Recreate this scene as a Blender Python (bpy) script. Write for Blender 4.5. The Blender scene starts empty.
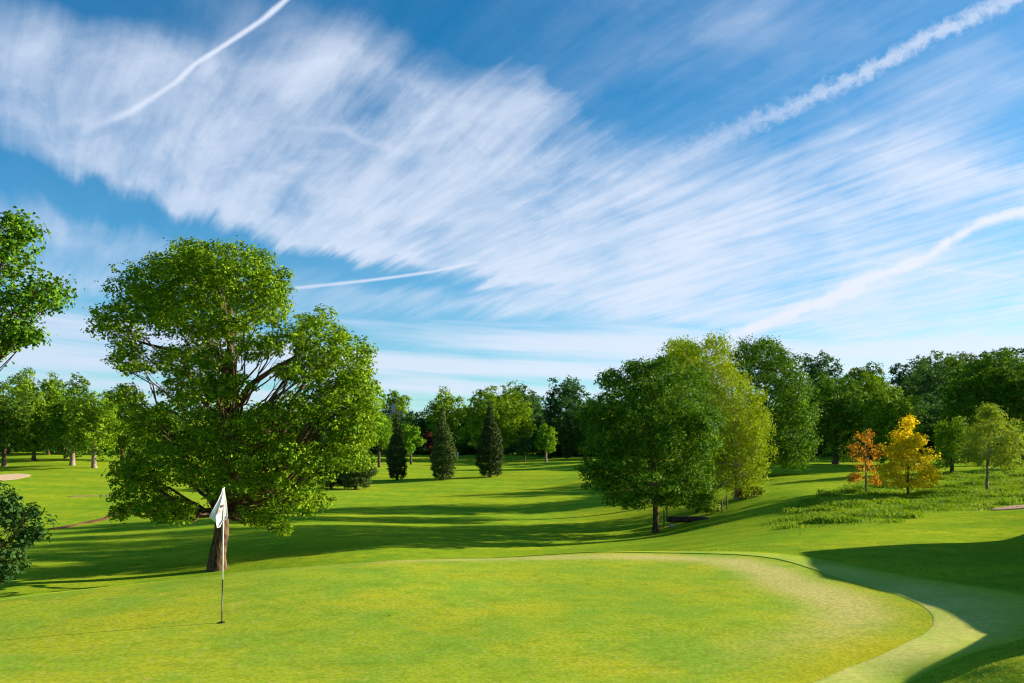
import bpy, math, random
import numpy as np
PI = math.pi
R = math.radians
sc = bpy.context.scene
COL = sc.collection
rng = np.random.default_rng(11)
random.seed(11)
EYE = 2.8            # eye height above the putting surface
F = 800.0            # focal length in pixels
HY = 445.0           # row of the horizon
SUN_EL = R(17.0)
SUN_AZ = R(73.0)     # from +Y towards +X
TS = np.array([math.sin(SUN_AZ)*math.cos(SUN_EL), math.cos(SUN_AZ)*math.cos(SUN_EL), math.sin(SUN_EL)])

# ------------------------------------------------------------------ terrain
def P(px, py, Y):
    return ((px-512)/F*Y, Y, EYE-(py-HY)/F*Y)
ctrl = [(-4.57,12.6,0),(0,12,0),(0,16,0.02),(3.5,13,0.0),(-2,9,0.02),(2,9.4,0.0),(-8,12.0,-0.06),(-7,9,0.0),
  (0,6,0.35),(0,0,1.2),(-6,4,.5),(-6,0,1.0),(5.4,4,1.0),(4,7,.45),(0,-6,1.6),
  (3,19.5,0.0),
  (-14,12,-0.45),(-20,8,-1.2),(-25,20,-3.0),(-17.5,22,-2.6),(-12,18.5,-1.1),(-8.5,20.5,-1.2),(-4,25,-1.6),(2,27,-1.3),
  (-40,10,-3.2),(-60,30,-3.6),(-50,50,-3.0),(-40,0,-2),
  (34,20,1.6),(25,8,1.5),(36,36,1.2),(60,60,2.6),(15,5,1.0),(13,12,.5),(8,8,.60),(10,6,.75),(19,20,.5),(24,30,.6),
  (0,-50,1.5),(50,-30,3),(-50,-50,0),
  (-150,250,5),(0,250,3.5),(60,220,3.5),(110,200,13),(150,300,24),(300,300,34),(0,600,14),(600,600,60),(-600,600,18),(-300,200,3),(300,0,15),(-300,-100,0),(0,-500,5),
  (80,140,7),(110,130,9),(60,110,2.2),(90,90,4)]
ctrl += [P(*a) for a in [(600,552,21),(400,560,19.5),(250,571,17.8),(100,588,15.7),(0,599,14.6),(760,557,20),(842,582,16.3),(915,603,14.2),(932,622,12.7),(842,668,10.0),
  (1000,660,8.5),(1024,683,7.6),(960,683,8.6),(1024,652,9.2),(910,683,9.4),(1000,635,11.7),(1024,600,13.6),
  (1024,547,23),(950,546,22.6),(880,548,22),(806,553,21),(930,596,14.8),(850,576,17.1),(1010,585,15.6),(960,567,18.6),
  (1024,522,30),(900,531,28),(800,537,27),(1000,508,37),(900,516,36),(800,527,34),(700,545,30),
  (656,533,48),(600,545,42),(760,520,45),(738,500,56),(820,500,50),(780,480,70),(812,463,95),(866,495,54),(908,498,52),(987,490,54),(1024,480,60),(960,475,70),(1024,466,80),(690,520,50),(690,502,62),(640,500,72),
  (217,569,37),(100,577,36),(0,586,34),(0,560,40),(350,548,41),(350,528,50),(100,540,46),(100,512,62),(350,503,72),(500,500,76),(100,480,92),(443,480,100),(350,491,86),(60,462,120),(250,462,130),(500,458,160),(600,458,150),(700,460,120),(420,462,140)]]
ctrl = np.array(ctrl, float)
def warp(X, Y):
    r = np.sqrt(X*X+Y*Y)+1e-9
    s = np.arcsinh(r/30.0)*30.0/r
    return X*s, Y*s
_cu, _cv = warp(ctrl[:,0], ctrl[:,1])
def _k(r2): return np.where(r2 > 1e-12, 0.5*r2*np.log(np.maximum(r2,1e-12)), 0.0)
_n = len(ctrl)
_K = _k((_cu[:,None]-_cu[None])**2+(_cv[:,None]-_cv[None])**2) + np.eye(_n)*0.35
_A = np.zeros((_n+3,_n+3)); _A[:_n,:_n] = _K
_A[:_n,_n] = 1; _A[:_n,_n+1] = _cu; _A[:_n,_n+2] = _cv
_A[_n,:_n] = 1; _A[_n+1,:_n] = _cu; _A[_n+2,:_n] = _cv
_w = np.linalg.solve(_A, np.concatenate([ctrl[:,2], [0,0,0]]))
def H(X, Y):
    X = np.atleast_1d(np.asarray(X, float)); Y = np.atleast_1d(np.asarray(Y, float))
    u, v = warp(X, Y); out = np.empty_like(u)
    uf, vf, of = u.ravel(), v.ravel(), out.ravel()
    for i in range(0, len(uf), 20000):
        a, b = uf[i:i+20000], vf[i:i+20000]
        kk = _k((a[:,None]-_cu[None])**2+(b[:,None]-_cv[None])**2)
        of[i:i+20000] = kk@_w[:_n] + _w[_n] + _w[_n+1]*a + _w[_n+2]*b
    out = of.reshape(u.shape)
    amp = np.clip((np.sqrt(X*X+Y*Y)-22)/30, 0, 1)*0.10
    return out + amp*(np.sin(X*.31+1)*np.cos(Y*.23)+.6*np.sin(X*.13+Y*.19))
def h1(x, y): return float(H(x, y)[0])

# outline of the putting green: points (x, y) on the plateau
def G(px, py):
    Y = EYE*F/(py-HY); return ((px-512)/F*Y, Y)
gb = [G(*a) for a in [(1080,800),(842,668),(905,642),(932,625),(933,616),(915,602),(890,592),(842,580),(806,568),(776,559),(740,554.5),(700,552.5),(650,551.5),(600,552),(500,553.5),(400,558),(300,565),(200,575),(100,587),(0,600),(-120,625)]]
gb = [G(640,730),G(760,699)] + gb[1:] + [(-10.6,9.6),(-10.0,7.6),(-8,6.2),(-4,5.8),(0,6.4)]
GC = np.array([-2.0, 13.0])
_ga = np.array([[math.atan2(y-GC[1], x-GC[0]), math.hypot(x-GC[0], y-GC[1])] for x, y in gb])
_ga = _ga[np.argsort(_ga[:,0])]
def gr(th):      # boundary radius, smoothed, at angle th
    t = np.mod(np.asarray(th)+PI, 2*PI)-PI
    acc = 0
    for d, wt in ((-.05,.25),(0,.5),(.05,.25)):
        acc = acc + wt*np.interp(np.mod(t+d+PI,2*PI)-PI, np.r_[_ga[-1,0]-2*PI,_ga[:,0],_ga[0,0]+2*PI], np.r_[_ga[-1,1],_ga[:,1],_ga[0,1]])
    return acc
def fw(th):      # width of the mown fringe
    return 0.7 + 1.3*np.exp(-((np.mod(np.asarray(th)-.15+PI,2*PI)-PI)/.5)**2)

# ------------------------------------------------------------------ tagging
def tag(o, label=None, cat=None, group=None, kind=None):
    if label: o['label'] = label
    if cat: o['category'] = cat
    if group: o['group'] = group
    if kind: o['kind'] = kind
    return o
def empty(name, loc, label, cat, group=None, rz=0):
    o = bpy.data.objects.new(name, None); COL.objects.link(o)
    o.location = loc; o.rotation_euler = (0,0,rz); o.empty_display_size = .3
    return tag(o, label, cat, group)
def link_mesh(name, me, mat, parent=None):
    o = bpy.data.objects.new(name, me); COL.objects.link(o)
    if mat: me.materials.append(mat)
    if parent: o.parent = parent
    return o
def np_mesh(name, V, Fq, smooth=False, attrs=None, fattrs=None):
    V = np.ascontiguousarray(V, np.float32); Fq = np.ascontiguousarray(Fq, np.int32)
    me = bpy.data.meshes.new(name)
    k = Fq.shape[1]; n = len(Fq)
    me.vertices.add(len(V)); me.vertices.foreach_set('co', V.ravel())
    me.loops.add(n*k); me.loops.foreach_set('vertex_index', Fq.ravel())
    me.polygons.add(n); me.polygons.foreach_set('loop_start', np.arange(0, n*k, k, dtype=np.int32))
    me.polygons.foreach_set('loop_total', np.full(n, k, np.int32))
    if smooth: me.polygons.foreach_set('use_smooth', np.ones(n, bool))
    me.update(calc_edges=True)
    for nm, a in (attrs or {}).items():
        at = me.attributes.new(nm, 'FLOAT', 'POINT'); at.data.foreach_set('value', np.ascontiguousarray(a, np.float32))
    for nm, a in (fattrs or {}).items():
        at = me.attributes.new(nm, 'FLOAT', 'FACE'); at.data.foreach_set('value', np.ascontiguousarray(a, np.float32))
    return me

# ------------------------------------------------------------------ node helpers
class Ex:
    """tiny expression wrapper over math nodes"""
    def __init__(s, nt, sock): s.nt = nt; s.s = sock
    def op(s, kind, *a, clamp=False):
        n = s.nt.nodes.new('ShaderNodeMath'); n.operation = kind; n.use_clamp = clamp
        for i, v in enumerate((s,)+a):
            if isinstance(v, Ex): s.nt.links.new(v.s, n.inputs[i])
            else: n.inputs[i].default_value = v
        return Ex(s.nt, n.outputs[0])
    def __add__(s, o): return s.op('ADD', o)
    __radd__ = __add__
    def __sub__(s, o): return s.op('SUBTRACT', o)
    def __rsub__(s, o): return (s*-1)+o
    def __mul__(s, o): return s.op('MULTIPLY', o)
    __rmul__ = __mul__
    def __truediv__(s, o): return s.op('DIVIDE', o)
    def clamp(s): return s.op('ADD', 0.0, clamp=True)
    def mx(s, o): return s.op('MAXIMUM', o)
    def mn(s, o): return s.op('MINIMUM', o)
    def step(s, a, b):
        n = s.nt.nodes.new('ShaderNodeMapRange'); n.interpolation_type = 'SMOOTHSTEP'
        s.nt.links.new(s.s, n.inputs[0]); n.inputs[1].default_value = a; n.inputs[2].default_value = b
        return Ex(s.nt, n.outputs[0])
def vec(nt, x, y, z=0.0):
    n = nt.nodes.new('ShaderNodeCombineXYZ')
    for i, v in enumerate((x, y, z)):
        if isinstance(v, Ex): nt.links.new(v.s, n.inputs[i])
        else: n.inputs[i].default_value = v
    return n.outputs[0]
def noise(nt, vs, scale=1, detail=4, rough=.55, dist=0.0, dim='3D'):
    n = nt.nodes.new('ShaderNodeTexNoise'); n.noise_dimensions = dim
    if vs is not None: nt.links.new(vs, n.inputs['Vector'])
    n.inputs['Scale'].default_value = scale; n.inputs['Detail'].default_value = detail
    n.inputs['Roughness'].default_value = rough; n.inputs['Distortion'].default_value = dist
    return Ex(nt, n.outputs[0])
def mixc(nt, f, a, b, mode='MIX'):
    n = nt.nodes.new('ShaderNodeMix'); n.data_type = 'RGBA'; n.blend_type = mode; n.clamp_factor = True
    if isinstance(f, Ex): nt.links.new(f.s, n.inputs[0])
    else: n.inputs[0].default_value = f
    for v, i in ((a, 6), (b, 7)):
        if isinstance(v, tuple): n.inputs[i].default_value = v+(1,) if len(v) == 3 else v
        else: nt.links.new(v, n.inputs[i])
    return n.outputs[2]
def attr(nt, name):
    n = nt.nodes.new('ShaderNodeAttribute'); n.attribute_name = name
    return Ex(nt, n.outputs['Fac'])
def new_mat(name, rough=.8, spec=.2):
    m = bpy.data.materials.new(name); m.use_nodes = True
    nt = m.node_tree; b = nt.nodes['Principled BSDF']
    b.inputs['Roughness'].default_value = rough; b.inputs['Specular IOR Level'].default_value = spec
    return m, nt, b
def bump(nt, b, hgt, strength=.5, dist=.02):
    n = nt.nodes.new('ShaderNodeBump'); n.inputs['Strength'].default_value = strength; n.inputs['Distance'].default_value = dist
    nt.links.new(hgt.s, n.inputs['Height']); nt.links.new(n.outputs[0], b.inputs['Normal'])
def objco(nt):
    return nt.nodes.new('ShaderNodeTexCoord').outputs['Object']
def flat_mat(name, c, rough=.7, spec=.2, var=.15, scale=6.0, c2=None):
    m, nt, b = new_mat(name, rough, spec); co = objco(nt)
    n = noise(nt, co, scale, 5)
    c2 = c2 or tuple(v*(1-var*2) for v in c)
    nt.links.new(mixc(nt, n.step(.35,.65), c, c2), b.inputs['Base Color'])
    bump(nt, b, noise(nt, co, scale*6, 3), .3, .01)
    return m

# ------------------------------------------------------------------ ground materials
def grass_mat(name, fine=1.0, green=False, fringe=False):
    m, nt, b = new_mat(name, 1.0, 0.0)
    geo = nt.nodes.new('ShaderNodeNewGeometry').outputs['Position']
    big = noise(nt, geo, .09, 4, .6)
    mid = noise(nt, geo, .7, 5, .6)
    small = noise(nt, geo, 6.0, 4, .65)
    fin = noise(nt, geo, 13.0*fine, 7, .8)
    if green:
        c = mixc(nt, mid.step(.38,.62), GREEN_A, GREEN_B)
        c = mixc(nt, noise(nt, geo, .28, 5, .65).step(.45,.66)*.6, c, GREEN_C)
        c = mixc(nt, small.step(.5,.72)*.55, c, GREEN_D)
        c = mixc(nt, noise(nt, geo, 2.2, 6, .7).step(.48,.68)*.5, c, (.14,.24,.006))
        c = mixc(nt, (attr(nt,'rim')*(.4+mid*1.0)).clamp()*.5, c, (.54,.43,.016))
        dry = (attr(nt,'dry')*(.2+mid*1.0+noise(nt, geo, 2.6, 6, .7)*.7)).step(.12,1.0)
        c = mixc(nt, dry*.85, c, DRY)
        cf = mixc(nt, fin.step(.4,.6)*.55, c, tuple(v*.5 for v in GREEN_A))
        cf = mixc(nt, noise(nt, geo, 21, 5, .8).step(.54,.7)*.35, cf, (.62,.60,.22))
        bump(nt, b, fin+small*.3, .35, .006)
    elif fringe:
        c = mixc(nt, mid.step(.35,.65), LAWN_A, LAWN_B)
        pc = mixc(nt, mid.step(.35,.65), (.50,.52,.13), (.62,.55,.17))
        c = mixc(nt, (attr(nt,'dry')*(.5+mid*1.0)).clamp(), c, pc)
        c = mixc(nt, small.step(.5,.7)*.35, c, (.46,.42,.10))
        cf = mixc(nt, fin.step(.4,.62)*.38, c, (.20,.26,.03))
        bump(nt, b, fin+small*.5, .7, .012)
    else:
        c = mixc(nt, mid.step(.35,.65), LAWN_A, LAWN_B)
        c = mixc(nt, big.step(.42,.62)*.55, c, LAWN_C)
        c = mixc(nt, small.step(.5,.72)*.5, c, (.42,.43,.05))
        c = mixc(nt, noise(nt, geo, 1.6, 6, .7).step(.47,.66)*.55, c, (.12,.235,.010))
        # mowing bands across the fairway
        sep = nt.nodes.new('ShaderNodeSeparateXYZ'); nt.links.new(geo, sep.inputs[0])
        x, y = Ex(nt, sep.outputs[0]), Ex(nt, sep.outputs[1])
        st = ((x*.28+y*1.15+mid*.8).op('SINE')).step(-.35,.35)
        c = mixc(nt, st*.28, c, (.13,.27,.010))
        rr = attr(nt,'rough')
        rc = mixc(nt, noise(nt, geo, .9, 5, .7).step(.35,.65), (.15,.29,.014), (.32,.38,.025))
        rc = mixc(nt, small.step(.45,.7)*.5, rc, (.08,.16,.01))
        c = mixc(nt, rr, c, rc)
        cf = mixc(nt, fin.step(.4,.62)*.55, c, (.07,.15,.014))
        bump(nt, b, small+fin*.5, .6, .03)
    nt.links.new(cf, b.inputs['Base Color'])
    return m
GREEN_A = (.215,.355,.026); GREEN_B = (.330,.405,.022); GREEN_C = (.52,.43,.016); GREEN_D = (.46,.41,.09); DRY = (.60,.49,.18)
LAWN_A = (.205,.355,.020); LAWN_B = (.350,.440,.016); LAWN_C = (.44,.45,.016)
M_ground = grass_mat('mown_turf'); M_green = grass_mat('putting_turf', 1.3, green=True); M_fringe = grass_mat('fringe_turf', .8, fringe=True)

# ------------------------------------------------------------------ ground mesh (rings round the camera)
def in_px(X, Y, x0, x1):
    p = 512+F*X/np.maximum(Y, .1); return (p > x0) & (p < x1)
def meadow_mask(X, Y, Z=None):
    p = 512+F*X/np.maximum(Y, .1)
    Z = H(X, Y) if Z is None else Z
    py = HY+(EYE-Z)*F/np.maximum(Y,.1)
    wob = 3*np.sin(X*.9)+2*np.sin(Y*.8+X)
    low = np.interp(p, [740,775,800,850,900,960,1020,1100,1400], [528,530,532,528,520,511,506,500,480])+wob*.6
    hi = np.interp(p, [740,800,860,950,1020,1100,1400], [524,500,480,472,470,468,460])
    left = np.clip((p-(770+wob*3))/14, 0, 1)
    m = np.clip((low-py+2.5*np.sin(X*2.3)*np.sin(Y*1.7))/7, 0, 1)*np.clip((py-hi)/5, 0, 1)*left*(Y > 22)*(Y < 82)
    return m
th_f = np.linspace(R(-42), R(42), 620); th_b = np.linspace(R(42), R(318), 110)[1:-1]
TH = np.concatenate([th_f, th_b])      # measured from +Y towards +X
RR = np.concatenate([[.5,1.5,2.5,3.5,4.5], np.geomspace(5.2, 230, 420), np.geomspace(240, 5000, 40)])
TT, RG = np.meshgrid(TH, RR)
gx, gy = RG*np.sin(TT), RG*np.cos(TT)
gz = H(gx, gy)
ang = np.arctan2(gy-GC[1], gx-GC[0]); dist = np.hypot(gx-GC[0], gy-GC[1])-gr(ang)
dd = (dist/fw(ang))
drop = np.clip((.85-dd)/.35, 0, 1)*.07
gz2 = gz-drop
V = np.stack([gx,gy,gz2],-1).reshape(-1,3)
nr, na = gx.shape
i = np.arange(nr-1)[:,None]*na; j = np.arange(na)[None]
j2 = (j+1) % na
Q = np.stack([i+j, i+na+j, i+na+j2, i+j2],-1).reshape(-1,4)[:, ::-1]
V = np.vstack([V, [[0,0,h1(0,0)]]]); c0 = len(V)-1
Q = np.vstack([Q, np.stack([np.full(na,c0), j.ravel(), j2.ravel(), j2.ravel()],-1)[:0]])
rough = np.r_[np.maximum(meadow_mask(gx,gy,gz), .75*((gx > 2.5)&(gy < 11.5)&(dd > .97))).ravel(), 0]
me = np_mesh('ground', V, Q, True, {'rough': rough})
tag(link_mesh('ground', me, M_ground), kind='structure')

def polar_sheet(name, fr_in, fr_out, zfun, mat, nt_=720, nrad=90, dryf=None, power=1.0):
    t = np.linspace(-PI, PI, nt_, endpoint=False); s = np.linspace(0, 1, nrad)**power
    T, S = np.meshgrid(t, s); r0, r1 = fr_in(T), fr_out(T)
    rr = r0+(r1-r0)*S; X = GC[0]+rr*np.cos(T); Y = GC[1]+rr*np.sin(T)
    Z = H(X,Y)+zfun(S,T)
    V = np.stack([X,Y,Z],-1).reshape(-1,3)
    i = np.arange(nrad-1)[:,None]*nt_; j = np.arange(nt_)[None]; j2 = (j+1)%nt_
    Q = np.stack([i+j, i+nt_+j, i+nt_+j2, i+j2],-1).reshape(-1,4)
    at = {}
    if dryf is not None: at['dry'] = dryf(X,Y,S,T).ravel()
    at['rim'] = (np.exp(-(gr(T)*(1-S)/.75)**2)*np.exp(-((np.mod(T+R(22)+PI,2*PI)-PI)/R(38))**2)).ravel()
    return tag(link_mesh(name, np_mesh(name, V, Q, True, at), mat), kind='structure')
def dryness(X, Y, S, T):
    edge = gr(T)*(1-S)
    a = .72*np.exp(-((T-R(18))/R(36))**2)*np.exp(-((edge-1.35)/.9)**2)
    b = .5*np.exp(-((T-R(75))/R(40))**2)*np.exp(-((edge-1.2)/.8)**2)
    return a+b+.12
polar_sheet('putting_green', lambda t: 0*t+.02, lambda t: gr(t)+.004, lambda s,t: 0*s, M_green, 720, 110, dryness, .8)
def fz(s, t):
    lip = .004+.016*np.exp(-((t-R(62))/R(34))**2)
    z = np.interp(s, [0,.012,.08,.5,.9,1], [-.004,1,2,2,1.5,-.012])
    return np.where((z > 0), np.minimum(z,1.3)*lip, z)
polar_sheet('green_fringe', lambda t: gr(t)+.0, lambda t: gr(t)+fw(t), fz, M_fringe, 1400, 60, lambda X,Y,S,T: .8*np.exp(-((np.mod(T+R(10)+PI,2*PI)-PI)/R(50))**2)*np.clip((1-S)/.6,0,1), 1.6)

def drape(name, outline, mat, lift=.02, n=26, dish=0.0):
    """a patch of other ground lying on the terrain: outline = (x, y) ring round its centre"""
    o = np.array(outline); c = o.mean(0); k = 64
    idx = np.linspace(0, len(o), k, endpoint=False); oo = np.vstack([o, o[:1]])
    bx = np.interp(idx, np.arange(len(o)+1), oo[:,0]); by = np.interp(idx, np.arange(len(o)+1), oo[:,1])
    s = np.linspace(0.01, 1, n)[:,None]
    X = c[0]+(bx-c[0])*s; Y = c[1]+(by-c[1])*s; Z = H(X,Y)+lift-dish*(1-s**2)*0+ np.where(s>.985,-.03,0)
    V = np.stack([X,Y,Z],-1).reshape(-1,3)
    i = np.arange(n-1)[:,None]*k; j = np.arange(k)[None]; j2 = (j+1)%k
    Q = np.stack([i+j,i+k+j,i+k+j2,i+j2],-1).reshape(-1,4)
    me = np_mesh(name, V, Q, True)
    return tag(link_mesh(name, me, mat), kind='structure')
def px_ell(px, py, rx, ry, Y, n=20, wob=.12):
    out = []
    for k in range(n):
        a = 2*PI*k/n; q = 1+wob*math.sin(3*a+1)+wob*.5*math.sin(5*a)
        Yd = Y + Y*(ry/max(py-HY,8))*-math.sin(a)*q
        out.append((((px-512)/F*Y)+rx/F*Y*math.cos(a)*q, Yd))
    return out
M_sand = flat_mat('bunker_sand', (.66,.46,.27), .95, .05, .08, 3)
M_earth = flat_mat('bare_earth', (.22,.10,.045), .95, .05, .2, 2)
drape('bunker_sand', px_ell(-12,480.5,26,2.8,92), M_sand, .07)
drape('bunker_sand', px_ell(1035,508,52,3.0,37,wob=.2), flat_mat('pink_sand', (.52,.30,.20), .95, .05, .15, 3), .05)
def strip(name, pts, w, mat, lift=.04):
    p = np.array(pts); t = np.linspace(0, len(p)-1, 40)
    x = np.interp(t, np.arange(len(p)), p[:,0]); y = np.interp(t, np.arange(len(p)), p[:,1])
    dx, dy = np.gradient(x), np.gradient(y); L = np.hypot(dx,dy); nx, ny = -dy/L, dx/L
    V = []; off = np.linspace(-1,1,5)
    for a in off:
        ww = w*(.8+.35*np.sin(t*5)+.2*np.sin(t*11)); X = x+nx*a*ww; Y = y+ny*a*ww
        V.append(np.stack([X,Y,H(X,Y)+lift-(.05 if abs(a)==1 else 0)],-1))
    V = np.array(V); m, n = V.shape[:2]
    i = np.arange(m-1)[:,None]*n; j = np.arange(n-1)[None]
    Q = np.stack([i+j,i+j+1,i+n+j+1,i+n+j],-1).reshape(-1,4)
    return tag(link_mesh(name, np_mesh(name, V.reshape(-1,3), Q, True), mat), kind='structure')
strip('earth_path', [P(52,530,52)[:2], P(80,524,54.5)[:2], P(105,518,57.5)[:2], P(122,510,62)[:2], P(140,505,66)[:2]], .42, M_earth, .06)
strip('earth_path', [P(70,497,74)[:2], P(100,496,75)[:2], P(112,496,75)[:2]], .35, flat_mat('dry_path', (.32,.24,.09), .95, .05, .1, 2), .06)

# ------------------------------------------------------------------ trees
def leaf_mat(name, a, b, trans=.26, c=None, cw=.0, hz=None):
    m = bpy.data.materials.new(name); m.use_nodes = True; nt = m.node_tree
    bs = nt.nodes['Principled BSDF']; out = nt.nodes['Material Output']
    bs.inputs['Roughness'].default_value = .7; bs.inputs['Specular IOR Level'].default_value = .06
    t = attr(nt, 'tint')
    oi = nt.nodes.new('ShaderNodeObjectInfo')
    col = mixc(nt, t.clamp(), a, b)
    if c:
        n = noise(nt, objco(nt), .8, 3, .6)
        col = mixc(nt, n.step(.5-cw*.5, .75-cw*.5), col, c)
    nt.links.new(col, bs.inputs['Base Color'])
    tr = nt.nodes.new('ShaderNodeBsdfTranslucent')
    tc = mixc(nt, 1.0, col, (1.25,1.15,.35), 'MULTIPLY'); nt.links.new(tc, tr.inputs[0])
    mx = nt.nodes.new('ShaderNodeMixShader'); mx.inputs[0].default_value = trans
    nt.links.new(bs.outputs[0], mx.inputs[1]); nt.links.new(tr.outputs[0], mx.inputs[2]); nt.links.new(mx.outputs[0], out.inputs[0])
    return m
def bark_mat(name, a, b, sc_=3.0):
    m, nt, bs = new_mat(name, .9, .1); co = objco(nt)
    mp = nt.nodes.new('ShaderNodeMapping'); mp.inputs['Scale'].default_value = (4,4,.9); nt.links.new(co, mp.inputs[0])
    n = noise(nt, mp.outputs[0], sc_, 6, .65); 
    nt.links.new(mixc(nt, n.step(.38,.62), a, b), bs.inputs['Base Color'])
    bump(nt, bs, n, .9, .05)
    return m
BARK = bark_mat('oak_bark', (.17,.10,.055), (.035,.022,.015))
BARK_PALE = bark_mat('pale_bark', (.33,.26,.18), (.12,.09,.06))
BARK_BIRCH = bark_mat('birch_bark', (.42,.38,.32), (.05,.04,.035), 2)
L = dict(
  oak=leaf_mat('oak_leaves', (.066,.165,.008), (.270,.395,.012)),
  oak2=leaf_mat('dark_oak_leaves', (.028,.105,.010), (.160,.290,.012)),
  shade=leaf_mat('shade_tinted_leaves', (.016,.050,.012), (.045,.100,.014), .15),  # darkened leaf colour stands in for shade on the lower left foliage
  wood=leaf_mat('woodland_leaves', (.042,.115,.014), (.160,.255,.016)),
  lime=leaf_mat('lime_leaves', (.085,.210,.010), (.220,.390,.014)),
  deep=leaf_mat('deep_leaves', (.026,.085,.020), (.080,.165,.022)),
  blue=leaf_mat('blue_green_leaves', (.030,.095,.030), (.090,.190,.036)),
  birch=leaf_mat('birch_leaves', (.150,.245,.008), (.320,.400,.012), .30),
  conifer=leaf_mat('conifer_leaves', (.035,.075,.018), (.105,.165,.026), .15, (.14,.12,.04), .0),
  yew=leaf_mat('yew_leaves', (.024,.050,.014), (.080,.105,.024), .1),
  gold=leaf_mat('golden_leaves', (.50,.44,.010), (.90,.62,.015), .38),
  orange=leaf_mat('orange_leaves', (.46,.19,.02), (.62,.34,.035), .32, (.26,.22,.03), .05),
  pale=leaf_mat('pale_young_leaves', (.170,.260,.020), (.31,.40,.040), .32),
  copper=leaf_mat('copper_leaves', (.06,.020,.02), (.12,.04,.03), .3),
  pink=leaf_mat('pink_brown_leaves', (.36,.18,.10), (.50,.32,.17), .3),
)
def leaf_cards(C, N, size, aspect=.68, droop=0.0):
    """C centres (n,3), N normals (n,3) -> folded rhombic leaves"""
    n = len(C)
    rnd = rng.normal(size=(n,3)); N = N/np.linalg.norm(N,axis=1)[:,None]
    T = np.cross(N, rnd); T /= np.linalg.norm(T,axis=1)[:,None]
    if droop: T = T+np.array([0,0,-droop]); T /= np.linalg.norm(T,axis=1)[:,None]
    B = np.cross(N, T); B /= np.linalg.norm(B,axis=1)[:,None]+1e-9
    s = (size*rng.uniform(.65,1.3,n))[:,None]; w = s*aspect*.5
    v0 = C-T*s*.5; v2 = C+T*s*.5; m = C+T*s*rng.uniform(-.1,.12,(n,1))
    f = N*s*.16
    V = np.stack([v0, m+B*w+f, v2, m-B*w+f],1).reshape(-1,3)
    return V
def tubes(paths, sides=7):
    """paths: list of (points (k,3), radii (k,)) -> one mesh worth of verts/quads"""
    Vs, Qs, off = [], [], 0
    for pts, rad in paths:
        pts = np.asarray(pts,float); rad = np.asarray(rad,float); k = len(pts)
        t = np.gradient(pts, axis=0); t /= np.linalg.norm(t,axis=1)[:,None]+1e-9
        up = np.where(np.abs(t[:,2:3])>.9, [[1.,0,0]], [[0,0,1.]])
        a = np.cross(t, up); a /= np.linalg.norm(a,axis=1)[:,None]+1e-9
        for q in range(1,k):
            if np.dot(a[q],a[q-1]) < 0: a[q] = -a[q]
            a[q] = a[q-1]-t[q]*np.dot(a[q-1],t[q]); a[q] /= np.linalg.norm(a[q])+1e-9
        b = np.cross(t,a); ph = np.linspace(0,2*PI,sides,endpoint=False)
        ring = pts[:,None]+rad[:,None,None]*(np.cos(ph)[None,:,None]*a[:,None]+np.sin(ph)[None,:,None]*b[:,None])
        Vs.append(ring.reshape(-1,3))
        i = np.arange(k-1)[:,None]*sides; j = np.arange(sides)[None]; j2 = (j+1)%sides
        Qs.append(np.stack([i+j,i+j2,i+sides+j2,i+sides+j],-1).reshape(-1,4)+off); off += k*sides
    return np.vstack(Vs), np.vstack(Qs)
def bez(a, c, b, k=8, wob=0.0):
    t = np.linspace(0,1,k)[:,None]
    p = (1-t)**2*a+2*t*(1-t)*c+t*t*b
    if wob: p[1:-1] += rng.normal(size=(k-2,3))*wob
    return p
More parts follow.
